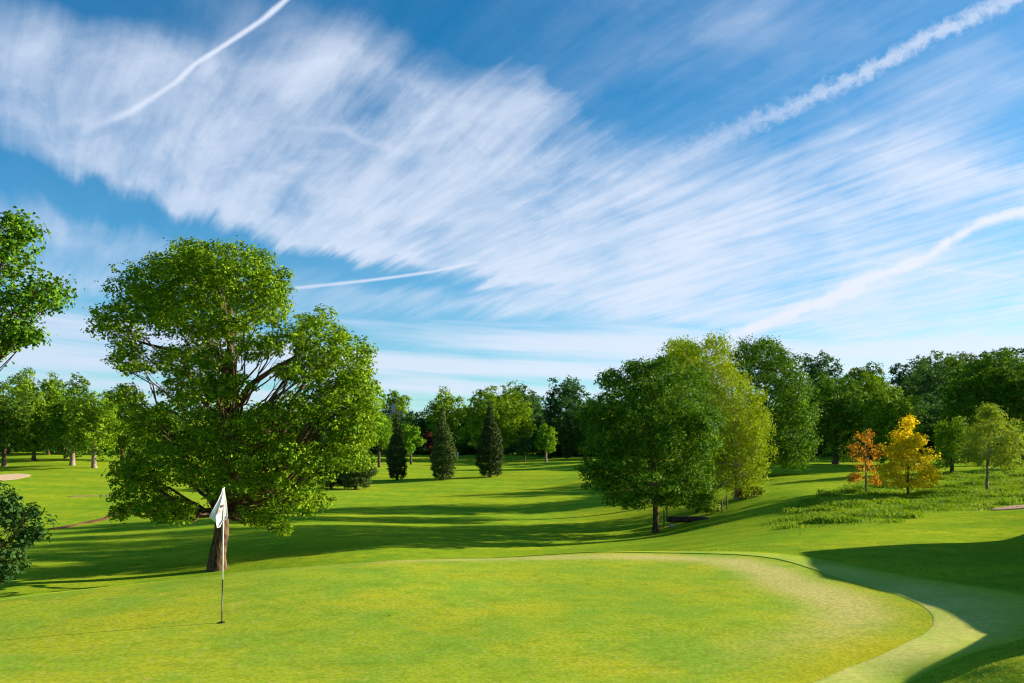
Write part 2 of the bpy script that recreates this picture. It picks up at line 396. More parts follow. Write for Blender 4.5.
def tree(name, label, px, Y, lobes, mat, bark=BARK, leaf=.2, cov=1.3, cat='tree', group=None, trunk_r=.3, fork=None,
         gap=.0, cr=None, lean=0.0, droop=0.0, twigs=10, X=None, shell=(.5,1.05), aspect=.68, deep=.55, extra_limbs=(), rand_n=.6, sub=True):
    """lobes: (x, y, z, rx, ry, rz) local metres"""
    if X is None: X = (px-512)/F*Y
    z0 = h1(X, Y)
    root = empty(name, (X,Y,z0), label, cat, group)
    lob = np.array(lobes, float)
    pc_, pr_ = lob[:,:3], lob[:,3:]; npar = len(lob); own = list(range(npar))
    if sub:
        kids = []
        for i in range(npar):
            nk = 9; ph = rng.uniform(0,6.3)
            for q in range(nk):
                zq = 1-2*(q+.5)/nk; rq = math.sqrt(1-zq*zq); aq = ph+q*2.4
                d = np.array([rq*math.cos(aq), rq*math.sin(aq), zq])+rng.normal(size=3)*.12
                f = rng.uniform(.30,.46)
                kids.append(np.r_[pc_[i]+d*pr_[i]*(1.02-f*.9), pr_[i]*f*np.array([1,1,.82])]); own.append(i)
        lob = np.vstack([np.c_[pc_, pr_*.66], kids])
    ctr, rad = lob[:,:3], lob[:,3:]; own = np.array(own)
    zmin = (ctr[:,2]-rad[:,2]).min(); ztop = (ctr[:,2]+rad[:,2]).max()
    fork = fork if fork is not None else max(zmin, ztop*.18)
    cr = cr or max(leaf*2.2, .12*ztop**.5)
    area = 4*PI*np.mean(rad,1)**2*.55
    ncl_leaf = int(np.clip(2.4*(cr/leaf)**2, 8, 60))
    nleaf = cov*area/(.5*leaf*leaf*aspect)
    if sub: nleaf[:npar] *= .45
    Cs, Ds = [], []
    phs = rng.uniform(0,6.28,6)
    for i in range(len(lob)):
        n = max(6, int(nleaf[i]/ncl_leaf))
        d = rng.normal(size=(n,3)); d /= np.linalg.norm(d,axis=1)[:,None]
        f = rng.uniform(shell[0]**2, shell[1]**2, n)**.5
        p = ctr[i]+d*rad[i]*f[:,None]
        keep = np.ones(n,bool)
        if sub: keep &= ~((d[:,2] < -.25) & (rng.random(n) < .6))
        for q in range(len(lob)):
            if q == i or (sub and i >= npar and q == own[i]): continue
            if np.abs(ctr[i]-ctr[q]).max() > (rad[i]+rad[q]).max(): continue
            dn = np.linalg.norm((p-ctr[q])/rad[q],axis=1)
            keep &= ~((dn < deep) & (rng.random(n) < .8))
        if gap:
            k = 2.2/np.mean(rad[i])
            nz = np.sin(p[:,0]*k+phs[0])+np.sin(p[:,1]*k*1.1+phs[1])+np.sin(p[:,2]*k*1.3+phs[2])+.7*np.sin((p[:,0]+p[:,2])*k*1.9+phs[3])+.5*np.sin((p[:,1]-p[:,2])*k*2.7+phs[4])
            keep &= nz > (-2.2+gap*3)
        keep &= p[:,2] > .25
        Cs.append(p[keep]); Ds.append(d[keep]/rad[i]*np.mean(rad[i]))
    Cc = np.vstack(Cs); Dd = np.vstack(Ds); nc = len(Cc)
    k = ncl_leaf
    sz = rng.uniform(.5,1.15,nc)
    off = rng.normal(size=(nc,k,3))*np.array([.5,.5,.34+droop*.35])*cr*sz[:,None,None]
    if droop: off[:,:,2] -= np.abs(rng.normal(size=(nc,k)))*cr*droop*.5
    C = (Cc[:,None]+off).reshape(-1,3)
    Nn = (Dd[:,None]*.9+np.array([0,0,.55])+rng.normal(size=(nc,k,3))*rand_n+off/cr*.6).reshape(-1,3)
    tint = (rng.normal(.42,.27,(nc,1))+rng.normal(0,.22,(nc,k))).ravel()
    ok = C[:,2] > .1; C, Nn, tint = C[ok], Nn[ok], tint[ok]
    LV = leaf_cards(C, Nn, leaf, aspect, droop)
    LF = np.arange(len(LV)).reshape(-1,4)
    me = np_mesh('crown', LV, LF, False, None, {'tint': np.clip(tint,0,1)})
    # trunk and limbs
    allC = [np.vstack([Cs[q] for q in range(len(lob)) if own[q] == i]) for i in range(npar)]
    Cs = allC; ctr, rad = pc_, pr_; lob = lob[:npar]
    ccx = (ctr*rad[:,:1]**2).sum(0)/(rad[:,0]**2).sum()
    top = np.array([ccx[0]*.8+lean*.2, ccx[1]*.7, ztop*.86]); base = np.array([0,0,-.35])
    mid = np.array([lean, 0, ztop*.4])
    kk = 14; tp = bez(base, mid, top, kk, trunk_r*.10); tp[0] = base
    tz = np.linspace(0,1,kk); tr = trunk_r*(1-tz)**.75+.015*ztop*.1; tr[0] *= 1.45; tr[1] *= 1.08
    paths = [(tp, tr)]
    for i in range(len(lob)):
        c = ctr[i].copy(); hd = np.hypot(c[0],c[1])
        za = np.clip(c[2]-.75*hd-.2*rad[i,2], fork, ztop*.8)
        a = np.array([np.interp(za,tp[:,2],tp[:,q]) for q in range(3)])
        r0 = np.interp(za,tp[:,2],tr)*rng.uniform(.2,.38)
        e = c+np.array([0,0,rad[i,2]*.3])
        cp = a*.45+e*.55+np.array([0,0,-.12*np.linalg.norm(e-a)+.1])
        b = bez(a, cp, e, 8, .03*np.linalg.norm(e-a)); paths.append((b, np.linspace(r0, r0*.25, 8)))
        sel = Cs[i]
        if len(sel) and twigs:
            for w_ in rng.choice(len(sel), min(twigs,len(sel)), replace=False):
                q = rng.integers(3,8); s0 = b[q]; e2 = sel[w_]
                cp2 = s0*.5+e2*.5+rng.normal(size=3)*.08*np.linalg.norm(e2-s0)
                paths.append((bez(s0,cp2,e2,5), np.linspace(r0*.28, r0*.07, 5)))
    for pts, r0, r1 in extra_limbs:
        pts = np.array(pts,float); paths.append((pts, np.linspace(r0,r1,len(pts))))
    TV, TQ = tubes(paths, 8 if Y < 60 else 5)
    tm = np_mesh('trunk', TV, TQ, True)
    link_mesh('trunk', tm, bark, root); link_mesh('crown', me, mat, root)
    return root
def loc_lobes(px, Y, L_, dfac=.9, dup=True, X=None, depthR=None):
    """lobe list in picture units (x, y, rx, ry[, dY]) -> metres at distance Y"""
    X = (px-512)/F*Y if X is None else X
    z0 = h1(X, Y); out = []
    xs = [l[0] for l in L_]; cx = (min(l[0]-l[2] for l in L_)+max(l[0]+l[2] for l in L_))/2; hw = (max(l[0]+l[2] for l in L_)-min(l[0]-l[2] for l in L_))/2
    for l in L_:
        s = Y/F; rx, ry = l[2]*s, l[3]*s; ryd = (rx+ry)/2
        room = max(0.0, (depthR or hw*s)*math.sqrt(max(0,1-((l[0]-cx)/hw)**2))-ryd*.8)
        ds = [l[4]] if len(l) > 4 else ([-room*.75, room*.75] if (dup and room > ryd*.6) else [rng.uniform(-1,1)*room*.7])
        for d in ds:
            k = (Y+d)/F
            out.append(((l[0]-512)*k-X, d, EYE+(HY-l[1])*k-z0, rx*(1+d/Y), ryd, ry*(1+d/Y)))
    return out
def crown(px, Y, top, bot, hw, n=9, shape='round', X=None, sub=.42, seed=None):
    """a crown of lobes given its picture extents"""
    s = Y/F; X = (px-512)/F*Y if X is None else X; z0 = h1(X,Y)
    cz = EYE+(HY-(top+bot)/2)*s-z0; rz = (bot-top)/2*s; rx = hw*s
    out = [(0,0,cz,rx*.68,rx*.68,rz*.68)]
    ga = PI*(3-5**.5); ph = rng.uniform(0,6)
    for i in range(n):
        z = 1-2*(i+.5)/n; r = math.sqrt(1-abs(z)**3.2); a = ga*i+ph
        q = sub*rng.uniform(.8,1.2); m_ = 1-q*.95
        wx = 1.0
        if shape == 'dome': wx = 1.0 if z < .2 else .95
        if shape == 'cone': wx = .35+.65*(1-(z+1)/2)
        if shape == 'tall': wx = .8
        out.append((rx*m_*r*math.cos(a)*wx*1.05, rx*m_*r*math.sin(a)*wx, cz+rz*m_*z*1.02, rx*q*(wx*.5+.5), rx*q*(wx*.5+.5), max(rz*q*.9, rx*q*.6)))
    return out
def spire(px, Y, top, base, hw, X=None, belly=.28):
    """stacked lobes of a narrow conifer"""
    s = Y/F; X = (px-512)/F*Y if X is None else X; z0 = h1(X,Y)
    zt = EYE+(HY-top)*s-z0; w = hw*s; out = []
    n = 9
    for i in range(n):
        t = (i+.5)/n; z = .3+t*(zt-.3)
        r = w*(1-max(0,(t-belly)/(1-belly))**1.25)*(.72+.28*min(1,t/belly)); r = max(r, w*.16)
        out.append((rng.normal()*w*.06, rng.normal()*w*.06, z, r, r, (zt/n)*.95+ (0 if i<n-1 else 0)))
    return out

# the big oak left of centre
oak_l = [(192,282,52,38),(240,276,42,32),(150,296,38,32),(200,318,58,34),(118,324,28,24),(262,306,30,32),(128,360,22,17),
  (316,338,34,32),(345,362,30,32),(358,392,22,28),(335,408,40,30),(305,372,26,20),
  (196,398,42,24),(148,424,28,22),(232,432,48,30),(180,462,48,34),(140,488,28,26),(236,478,42,30),(290,462,44,32),
  (300,500,30,22),(262,515,24,15),(172,512,30,14),(132,470,22,18),(350,440,22,24),(128,398,18,14),(205,264,46,24),(160,508,26,15),(272,288,20,26),(288,372,17,12),(272,345,16,14),(350,400,32,34),(366,420,20,30),(345,455,30,22),(180,362,40,20),(250,348,20,16),(290,412,30,22),(225,385,30,16),(283,528,10,9,-1.5),(120,512,10,10),(215,360,24,16)]
ok = loc_lobes(217, 37, oak_l, depthR=5.2)
s37 = 37/F; z37 = h1((217-512)*s37, 37)
def pt(px, py, Y=37, d=0, bx=217, z0=z37):
    k = (Y+d)/F; return ((px-512)*k-(bx-512)*Y/F, d, EYE+(HY-py)*k-z0)
limbs = [([pt(232,500),pt(234,440),pt(236,400),pt(232,360),pt(226,320,d=-.3),pt(222,285)], .26,.05),
  ([pt(234,410),pt(250,385,d=-.4),pt(275,368,d=-.6),pt(305,352,d=-.5),pt(330,335)], .17,.04),
  ([pt(232,375),pt(210,362,d=-.5),pt(180,352,d=-.8),pt(150,345,d=-.6),pt(120,335)], .15,.03),
  ([pt(238,505),pt(265,470),pt(284,430,d=-.4),pt(290,405,d=-.5),pt(310,375),pt(335,350)], .19,.05),
  ([pt(232,380),pt(215,350),pt(190,330),pt(165,310)], .14,.03)]
tree('oak_tree', 'big spreading oak tree right behind the white flag, with thick brown trunk', 217, 37, ok, L['oak'], leaf=.14, cov=1.15, trunk_r=.36,
     lean=.5, twigs=5, gap=.22, cr=.27, deep=.62, fork=2.6, extra_limbs=limbs, cat='oak tree')

# tree out of frame on the left: its branches reach in above and below
lt = [(18,236,18,22),(2,262,30,28),(46,294,26,18),(10,308,26,24),(22,335,16,12),(-10,345,24,18),(-70,260,60,60),(-130,240,70,60),(-60,330,50,40),(-150,330,70,60),
      (-70,500,40,42),(-120,480,60,60),(-60,430,40,30),(-130,400,60,50)]
XL = (-120-512)/F*23
tree('leafy_tree', 'broadleaf tree whose leafy branches reach in at the left edge of the photo', 0, 23, loc_lobes(-120,23,lt,depthR=3.0,X=XL), L['oak2'], leaf=.13, cov=.8,
     trunk_r=.35, X=XL, gap=.3, cr=.34, twigs=12, fork=2.0)

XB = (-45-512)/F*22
tree('shade_tinted_foliage', 'lower foliage of the left edge tree, its shade put into dark leaf colour', 0, 22, loc_lobes(-45,22,[(24,520,22,18),(2,508,24,20),(4,556,20,24),(30,536,10,9),(-50,500,50,44),(-60,560,50,40),(-100,530,50,50),(4,572,8,9)],depthR=2.2,X=XB), L['shade'], leaf=.13, cov=.75,
     trunk_r=.12, X=XB, gap=.38, cr=.26, twigs=14, fork=.3, cat='shrub')  # low foliage split off the left tree; its shade is painted by darker leaves
# centre group
o2 = [(664,364,12,8),(612,380,16,12),(588,414,12,12),(712,418,12,14),(590,470,14,12),(704,500,14,10),(650,382,34,24),(622,408,34,30),(685,400,30,34),(652,425,52,42),(605,440,26,34),(700,440,22,40),(610,478,26,24),(650,475,48,28),(690,480,24,22),(628,498,26,13),(668,500,24,10),(640,370,18,10)]
tree('oak_tree', 'round dark green tree on a single slim trunk, alone in front of the pale birch', 656, 48.5, loc_lobes(656,48.5,o2), L['oak2'], leaf=.145, cov=1.15, trunk_r=.18,
     gap=.28, cr=.26, twigs=9, fork=1.8, cat='oak tree')
bi = [(716,348,15,15),(700,372,22,18),(722,380,24,26),(712,410,28,28),(742,402,22,22),(752,425,20,26),(730,440,30,28),(758,450,14,20),(712,450,20,22),(735,470,30,20),(748,480,22,14),(706,480,14,26),(700,505,12,14),(684,352,16,12)]
tree('birch_tree', 'tall yellow green birch with drooping twigs behind the round oak', 738, 57, loc_lobes(738,57,bi), L['birch'], BARK_BIRCH, leaf=.15, cov=.8, trunk_r=.26,
     gap=.22, cr=.5, droop=.7, twigs=10, aspect=.6, cat='birch tree')
b2 = [(682,352,18,14),(668,368,20,18),(694,362,20,18),(680,390,28,26),(700,400,20,30),(660,400,20,24),(690,430,26,26),(672,440,24,26)]
tree('leafy_tree', 'tall mid green tree rising behind the round oak, left of the birch', 690, 64, loc_lobes(690,64,b2), L['lime'], leaf=.18, cov=.9, trunk_r=.3, gap=.1, cr=.6)
d3 = [(758,352,26,16),(742,366,22,20),(780,366,22,20),(795,392,20,24),(765,395,34,30),(797,425,20,30),(780,430,36,34),(790,455,22,16),(750,440,26,30),(785,452,22,14),(748,470,14,14)]
tree('leafy_tree', 'broad deep green tree behind the birch, on its right side', 762, 76, loc_lobes(762,76,d3), L['oak2'], leaf=.21, cov=1.0, trunk_r=.4, gap=.08, cr=.7, fork=1.5)
tree('ivy_trunk_shrub', 'short ivy clad shrub between the oak trunk and the birch', 697, 54, crown(697,54,478,519,15,6,'tall'), L['lime'], leaf=.17, cov=1.1, trunk_r=.14, gap=.1, cat='shrub')
tree('flowering_shrub', 'pinkish brown shrub just right of the birch trunk', 746, 56.5, crown(746,56.5,486,503,9,5), L['pink'], leaf=.16, cov=1.2, trunk_r=.05, cat='shrub')
tree('low_shrub', 'low pale green shrub right of the pinkish shrub', 756, 56.5, crown(757,56.5,484,500,9,5), L['pale'], leaf=.16, cov=1.2, trunk_r=.05, cat='shrub')
tree('reed_clump_shrub', 'pale scrubby bush behind the dark log', 711, 52, crown(711,52,503,518,11,5), L['pale'], leaf=.15, cov=.9, trunk_r=.04, cat='shrub')

# left woodland
def far(kind, label, px, Y, top, bot, hw, n=7, shape='round', tr=.28, leafk=.0025, cov=1.2, bark=BARK, name='woodland_tree', group=None, gap=.12, cat='tree', **kw):
    lf = Y*leafk
    return tree(name, label, px, Y, crown(px,Y,top,bot+(3 if bot < 460 and bot > 445 else 0),hw*1.05,n,shape), L[kind], bark, leaf=lf, cov=cov, trunk_r=tr, gap=gap, cr=max(lf*1.5,.34), twigs=3, group=group, cat=cat, **kw)
GL = 'trees at the far left edge of the fairway'
far('wood','tree with bare lower branches at the far left edge of the distant trees',4,112,372,456,28,10,tr=.3,group=GL)
far('oak','tall tree with a sunlit rounded top in the far left tree group',34,122,364,463,30,12,group=GL)
far('oak2','dark broad tree standing in front of the far left tree group',72,112,388,463,26,11,bark=BARK_PALE,tr=.35,group=GL,gap=.05)
far('wood','tall tree behind the dark broad tree of the far left group',66,128,368,464,32,11,group=GL)
far('oak','tree with short pale trunk at the right end of the far left group',94,108,388,459,27,12,bark=BARK_PALE,tr=.34,group=GL)
far('wood','tree just behind the left side of the big oak',122,125,385,463,28,11,group=GL)
far('deep','dark tree deep in the far left group, behind the pale trunks',48,140,390,462,36,9,group=GL)
far('deep','dark tree at the back left corner of the far left group',8,145,392,462,36,9,group=GL)
far('wood','background tree seen through the left half of the big oak',165,150,398,462,32,9,group='background trees behind the big oak')
far('wood','background tree seen low behind the big oak trunk',215,158,402,462,32,9,group='background trees behind the big oak')
far('oak','background tree seen right of the big oak trunk',262,155,400,462,30,9,group='background trees behind the big oak')
far('deep','background tree seen through the right lobe of the big oak',305,160,396,462,32,9,group='background trees behind the big oak')

# conifers in the valley
GC_ = 'narrow conifers standing on the far fairway'
def con(label, px, Y, top, base, hw, kind='conifer', cov=3.0, name='conifer_tree', leafk=.0017, group=GC_, cat='conifer'):
    return tree(name, label, px, Y, spire(px,Y,top,base,hw*1.06), L[kind], leaf=Y*leafk, cov=cov, trunk_r=.18, cat=cat, group=group, cr=.24, twigs=1, shell=(.8,1.05), deep=.5, fork=1, rand_n=1.0, sub=False)
con('slimmest dark narrow conifer, leftmost of the three in a row', 397, 101, 417, 484, 9.5, 'yew')
con('brownish green narrow conifer, middle of the three in a row', 443, 100, 410, 486, 12.5)
con('dark green pointed conifer, rightmost of the three in a row', 490, 104, 406, 476, 13, 'yew')
con('slender small spire beyond the round tree, behind the bright young tree', 567, 150, 414, 452, 6, 'conifer')
con('slim dark spire directly behind the bright young tree', 550, 156, 416, 452, 6, 'yew')
con('wide shaggy conifer under the right side of the big oak, nearer the oak trunk', 331, 88, 438, 492, 15, 'yew')
con('wide shaggy conifer under the big oak edge, right one of the pair', 356, 87, 432, 493, 17, 'conifer')
GM = 'trees across the middle of the background'
far('lime','bright young tree with pale trunk in front of the dark wood',546,138,422,452,14,7,'cone',tr=.25,bark=BARK_PALE,group=GM)
far('deep','small dark round bush tree right of the rightmost narrow conifer',525,138,437,452,7,6,tr=.12,group=GM,gap=0)
far('lime','small bright round tree behind the slimmest conifer',411,132,422,452,11,7,tr=.2,group=GM)
far('lime','yellowish green tree beside the right edge of the big oak',379,124,408,450,16,8,tr=.24,group=GM)
far('oak','largest round green tree, between the two rightmost narrow conifers',497,150,384,454,38,14,tr=.5,group=GM,gap=.08)
far('oak','tall tree with thin top behind the middle narrow conifer',447,165,382,452,22,9,group=GM,gap=.25)
far('copper','small dark red copper tree behind the middle conifer',431,158,430,452,6,5,tr=.12,group=GM)
far('oak','domed tree on the skyline just right of the big oak',396,215,388,430,15,8,group=GM)
far('deep','dark tree in front of the distant house',401,180,410,456,20,8,group=GM)
far('deep','dark tree filling the gap left of the tall thin topped tree',425,188,404,456,24,8,group=GM)
far('blue','bluish tree standing behind the largest round tree',522,185,382,450,26,9,group=GM)
far('oak','tree topping the skyline above the right side of the largest round tree',510,190,380,440,26,9,group=GM,gap=.3)
far('blue','tallest domed dark tree on the middle skyline',566,172,372,452,26,12,group=GM)
far('deep','dark tree at the foot of the tallest domed tree',585,150,398,456,24,9,group=GM)
far('oak2','dark tree partly hidden behind the left side of the round oak',603,160,386,458,26,9,group=GM)
far('deep','dark tree low in the wood behind the slim dark spire',548,176,410,456,20,8,group=GM)
far('oak2','tree behind the trunk of the round oak',640,150,395,458,30,9,group=GM)
far('wood','tree seen between the birch and the round oak',700,140,395,458,32,9,group=GM)
far('deep','shaded tree in the hollow left of the copper tree',380,200,404,456,24,8,group=GM)
far('oak','tree left of the birch shade and behind its base',735,120,430,466,22,8,group=GM)

# right woodland
GR_ = 'trees of the wood on the right'
far('blue','lone domed tree on the skyline right of the centre group',820,135,347,412,21,10,group=GR_)
far('wood','tree on the skyline between the lone domed tree and the wooded hill',865,130,360,405,22,9,group=GR_)
far('oak2','dark full crowned tree behind the orange sapling, left part of the wood',836,92,368,468,34,13,group=GR_,tr=.4,gap=.05,leafk=.0027)
far('oak','sunlit topped tree above the orange sapling',870,100,366,452,26,11,group=GR_)
far('oak','tree with pointed sunlit top behind the golden maple',893,84,378,470,26,12,group=GR_,leafk=.0027)
far('blue','shadowed blue green tree low on the wooded hill',930,150,362,440,30,10,group=GR_)
far('blue','blue green tree at the left shoulder of the wooded hill',914,165,352,430,26,10,group=GR_)
far('wood','rounded tree on the crest of the wooded hill',945,175,347,420,28,10,group=GR_)
far('oak2','largest dark tree of the right wood, behind the pale young tree',985,92,346,455,40,16,group=GR_,tr=.45,leafk=.0027,gap=.05)
far('wood','tree on the hilltop right of the crest tree',975,190,346,420,26,10,group=GR_)
far('wood','tree highest on the hill near the right edge of the photo',1008,185,340,420,28,10,group=GR_)
far('oak2','dark tree cut by the right edge of the photo',1030,88,352,450,34,12,group=GR_)
far('oak','small round sunlit tree between the golden maple and the pale young tree',952,72,412,474,19,10,group=GR_,leafk=.0026,tr=.2)
far('deep','dark thicket tree behind the small round sunlit tree',950,105,400,466,26,9,group=GR_)
far('deep','shadowed tree between the golden maple and the dark left tree',868,108,400,466,24,9,group=GR_)
far('oak','low tree on the right edge behind the pale young tree',1020,76,420,472,20,9,group=GR_)
far('wood','tree filling the gap behind the broad deep green tree',803,125,378,464,28,9,group=GR_)
far('wood','distant tree on the skyline gap by the lone domed tree',842,150,368,430,26,8,group=GR_)

# the woods close behind: copies of a few full crowned trees
protos = []
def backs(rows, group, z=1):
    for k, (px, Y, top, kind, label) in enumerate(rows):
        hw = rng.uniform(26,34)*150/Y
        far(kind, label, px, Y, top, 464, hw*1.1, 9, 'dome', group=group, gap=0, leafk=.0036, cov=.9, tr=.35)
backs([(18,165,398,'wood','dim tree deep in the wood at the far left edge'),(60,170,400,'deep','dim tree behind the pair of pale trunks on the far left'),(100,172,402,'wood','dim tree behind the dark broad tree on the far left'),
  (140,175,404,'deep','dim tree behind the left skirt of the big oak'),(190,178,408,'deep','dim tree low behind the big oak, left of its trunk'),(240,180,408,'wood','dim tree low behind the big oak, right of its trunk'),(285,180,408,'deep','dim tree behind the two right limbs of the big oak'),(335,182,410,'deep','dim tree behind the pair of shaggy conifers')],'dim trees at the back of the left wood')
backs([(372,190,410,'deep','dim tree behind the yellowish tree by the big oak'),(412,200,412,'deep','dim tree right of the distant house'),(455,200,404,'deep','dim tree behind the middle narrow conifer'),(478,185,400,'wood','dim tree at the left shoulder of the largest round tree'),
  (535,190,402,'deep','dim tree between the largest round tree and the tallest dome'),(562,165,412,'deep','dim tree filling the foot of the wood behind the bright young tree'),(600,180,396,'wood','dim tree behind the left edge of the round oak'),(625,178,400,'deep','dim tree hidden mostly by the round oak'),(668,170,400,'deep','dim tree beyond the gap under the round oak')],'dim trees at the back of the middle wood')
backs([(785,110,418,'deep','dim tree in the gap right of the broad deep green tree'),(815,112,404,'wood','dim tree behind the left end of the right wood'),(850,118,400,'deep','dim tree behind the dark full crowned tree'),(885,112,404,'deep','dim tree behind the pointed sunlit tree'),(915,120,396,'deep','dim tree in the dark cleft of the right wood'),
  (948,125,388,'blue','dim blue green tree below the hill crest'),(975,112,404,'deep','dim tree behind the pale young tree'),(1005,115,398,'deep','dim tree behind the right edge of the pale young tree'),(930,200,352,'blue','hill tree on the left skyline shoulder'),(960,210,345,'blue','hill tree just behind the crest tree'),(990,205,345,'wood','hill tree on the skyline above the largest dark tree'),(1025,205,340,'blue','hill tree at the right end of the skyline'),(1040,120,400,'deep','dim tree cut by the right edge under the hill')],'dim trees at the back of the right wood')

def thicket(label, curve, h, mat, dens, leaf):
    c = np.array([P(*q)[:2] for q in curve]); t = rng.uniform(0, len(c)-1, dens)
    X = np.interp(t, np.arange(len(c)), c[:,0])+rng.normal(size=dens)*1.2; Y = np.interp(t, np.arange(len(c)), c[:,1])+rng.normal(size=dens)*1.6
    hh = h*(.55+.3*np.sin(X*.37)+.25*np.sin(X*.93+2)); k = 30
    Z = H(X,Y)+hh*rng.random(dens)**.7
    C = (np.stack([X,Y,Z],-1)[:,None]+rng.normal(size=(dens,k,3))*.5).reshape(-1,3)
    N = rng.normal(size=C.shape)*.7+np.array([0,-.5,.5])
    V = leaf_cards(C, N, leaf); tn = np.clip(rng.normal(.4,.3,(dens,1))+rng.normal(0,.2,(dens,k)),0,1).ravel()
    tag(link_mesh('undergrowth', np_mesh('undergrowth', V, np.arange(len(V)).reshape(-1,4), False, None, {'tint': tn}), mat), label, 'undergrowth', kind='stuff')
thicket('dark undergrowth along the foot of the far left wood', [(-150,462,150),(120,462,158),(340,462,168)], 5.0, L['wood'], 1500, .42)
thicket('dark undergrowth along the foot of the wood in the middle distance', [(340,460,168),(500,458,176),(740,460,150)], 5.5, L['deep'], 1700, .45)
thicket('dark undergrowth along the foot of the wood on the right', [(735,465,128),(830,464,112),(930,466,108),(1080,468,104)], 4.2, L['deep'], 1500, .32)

# small ornamental trees on the rough bank
on = [(866,436,9,8),(857,450,11,9),(876,452,9,9),(865,464,14,10),(856,478,9,6),(877,480,8,6)]
tree('orange_sapling', 'thin young tree with orange leaves on a straight stem', 866, 54, loc_lobes(866,54,on,dup=False), L['orange'], BARK_PALE, leaf=.13, cov=.32, trunk_r=.07, gap=.3, cr=.26, twigs=8, cat='young tree')
ye = [(908,424,7,8),(902,438,10,9),(916,442,10,9),(895,452,12,10),(922,458,13,11),(908,462,20,14),(888,472,13,11),(930,474,12,10),(908,482,26,9),(903,450,14,12)]
tree('golden_maple', 'young maple with golden yellow leaves beside the orange sapling', 908, 52, loc_lobes(908,52,ye), L['gold'], BARK, leaf=.14, cov=.55, trunk_r=.08, gap=.2, cr=.3, twigs=10, cat='young tree')
pa = [(990,420,14,12),(978,436,16,14),(1002,432,16,14),(1015,445,12,12),(990,452,24,14),(972,455,10,9),(1008,462,14,9),(990,412,8,8)]
tree('pale_young_tree', 'airy pale green young tree on a thin grey trunk near the right edge', 987, 54, loc_lobes(987,54,pa), L['pale'], BARK_PALE, leaf=.13, cov=.5, trunk_r=.10, gap=.2, cr=.4, twigs=16, cat='young tree')

# unseen grassy bank added off the right edge, crest shaped to shade the hollow
hd = TS[:2]/np.linalg.norm(TS[:2]); te = math.tan(SUN_EL); sdv = np.array([-hd[1], hd[0]])
def on_ground(px, py):
    lo = 5.0
    for _ in range(4000):
        if h1((px-512)/F*lo, lo) >= EYE-(py-HY)/F*lo: break
        lo += .04
    return np.array([(px-512)/F*lo, lo, EYE-(py-HY)/F*lo])
edge = [(800,553),(809,566),(824,578),(860,586),(900,595),(940,607),(978,622),(997,634),(975,647),(945,662),(912,683),(903,689)]
cr_ = []
for px, py in edge:
    p = on_ground(px, py); a0 = p[:2]@hd; s0 = p[:2]@sdv
    ac = 1.175*s0+3.1+max(0,s0-13)*.12
    cr_.append((s0, ac, p[2]+(ac-a0)*te))
cr_ = np.array(cr_); cr_ = cr_[np.argsort(cr_[:,0])]
s_lo, s_hi = cr_[0,0], cr_[-1,0]
ss = np.r_[np.linspace(s_lo-1.5, s_lo, 14)[:-1], np.linspace(s_lo, s_hi, 120), np.linspace(s_hi, s_hi+1.9, 16)[1:]]
ac = np.interp(ss, cr_[:,0], cr_[:,1]); ac = np.convolve(np.pad(ac,6,'edge'), np.ones(13)/13, 'valid')
hc = np.interp(ss, cr_[:,0], cr_[:,2]-cr_[:,1]*te)+ac*te
fade = np.clip((ss-(s_lo-1.5))/1.5,0,1)*np.clip((s_hi+1.9-ss)/1.9,0,1)
fade = fade*fade*(3-2*fade)
prof = np.linspace(-1, 1, 41)
SS, PP = np.meshgrid(ss, prof, indexing='ij'); AC = ac[:,None]+np.where(PP < 0, PP*2.9, PP*8.0)
X = AC*hd[0]+SS*sdv[0]; Y = AC*hd[1]+SS*sdv[1]; g = H(X,Y)
pf = .5+.5*np.cos(PP*PI)
top_ = hc[:,None]-H(ac*hd[0]+ss*sdv[0], ac*hd[1]+ss*sdv[1])[:,None]
Z = g+np.maximum(top_*fade[:,None],0)*pf + .012*pf*np.sin(X*2.1)*np.cos(Y*1.7)*(PP<0) - .03*(np.abs(PP)>.97) - .03*(fade[:,None]<=0)
n0, n1 = SS.shape
i_ = np.arange(n0-1)[:,None]*n1; j_ = np.arange(n1-1)[None]
Qb = np.stack([i_+j_, i_+j_+1, i_+n1+j_+1, i_+n1+j_],-1).reshape(-1,4)
Vb = np.stack([X,Y,Z],-1).reshape(-1,3)
if np.cross(Vb[Qb[0,1]]-Vb[Qb[0,0]], Vb[Qb[0,3]]-Vb[Qb[0,0]])[2] < 0: Qb = Qb[:, ::-1]
tag(link_mesh('added_shade_bank', np_mesh('added_shade_bank', Vb, Qb, True, {'rough': np.full(len(Vb), .6)}), M_ground), kind='structure')

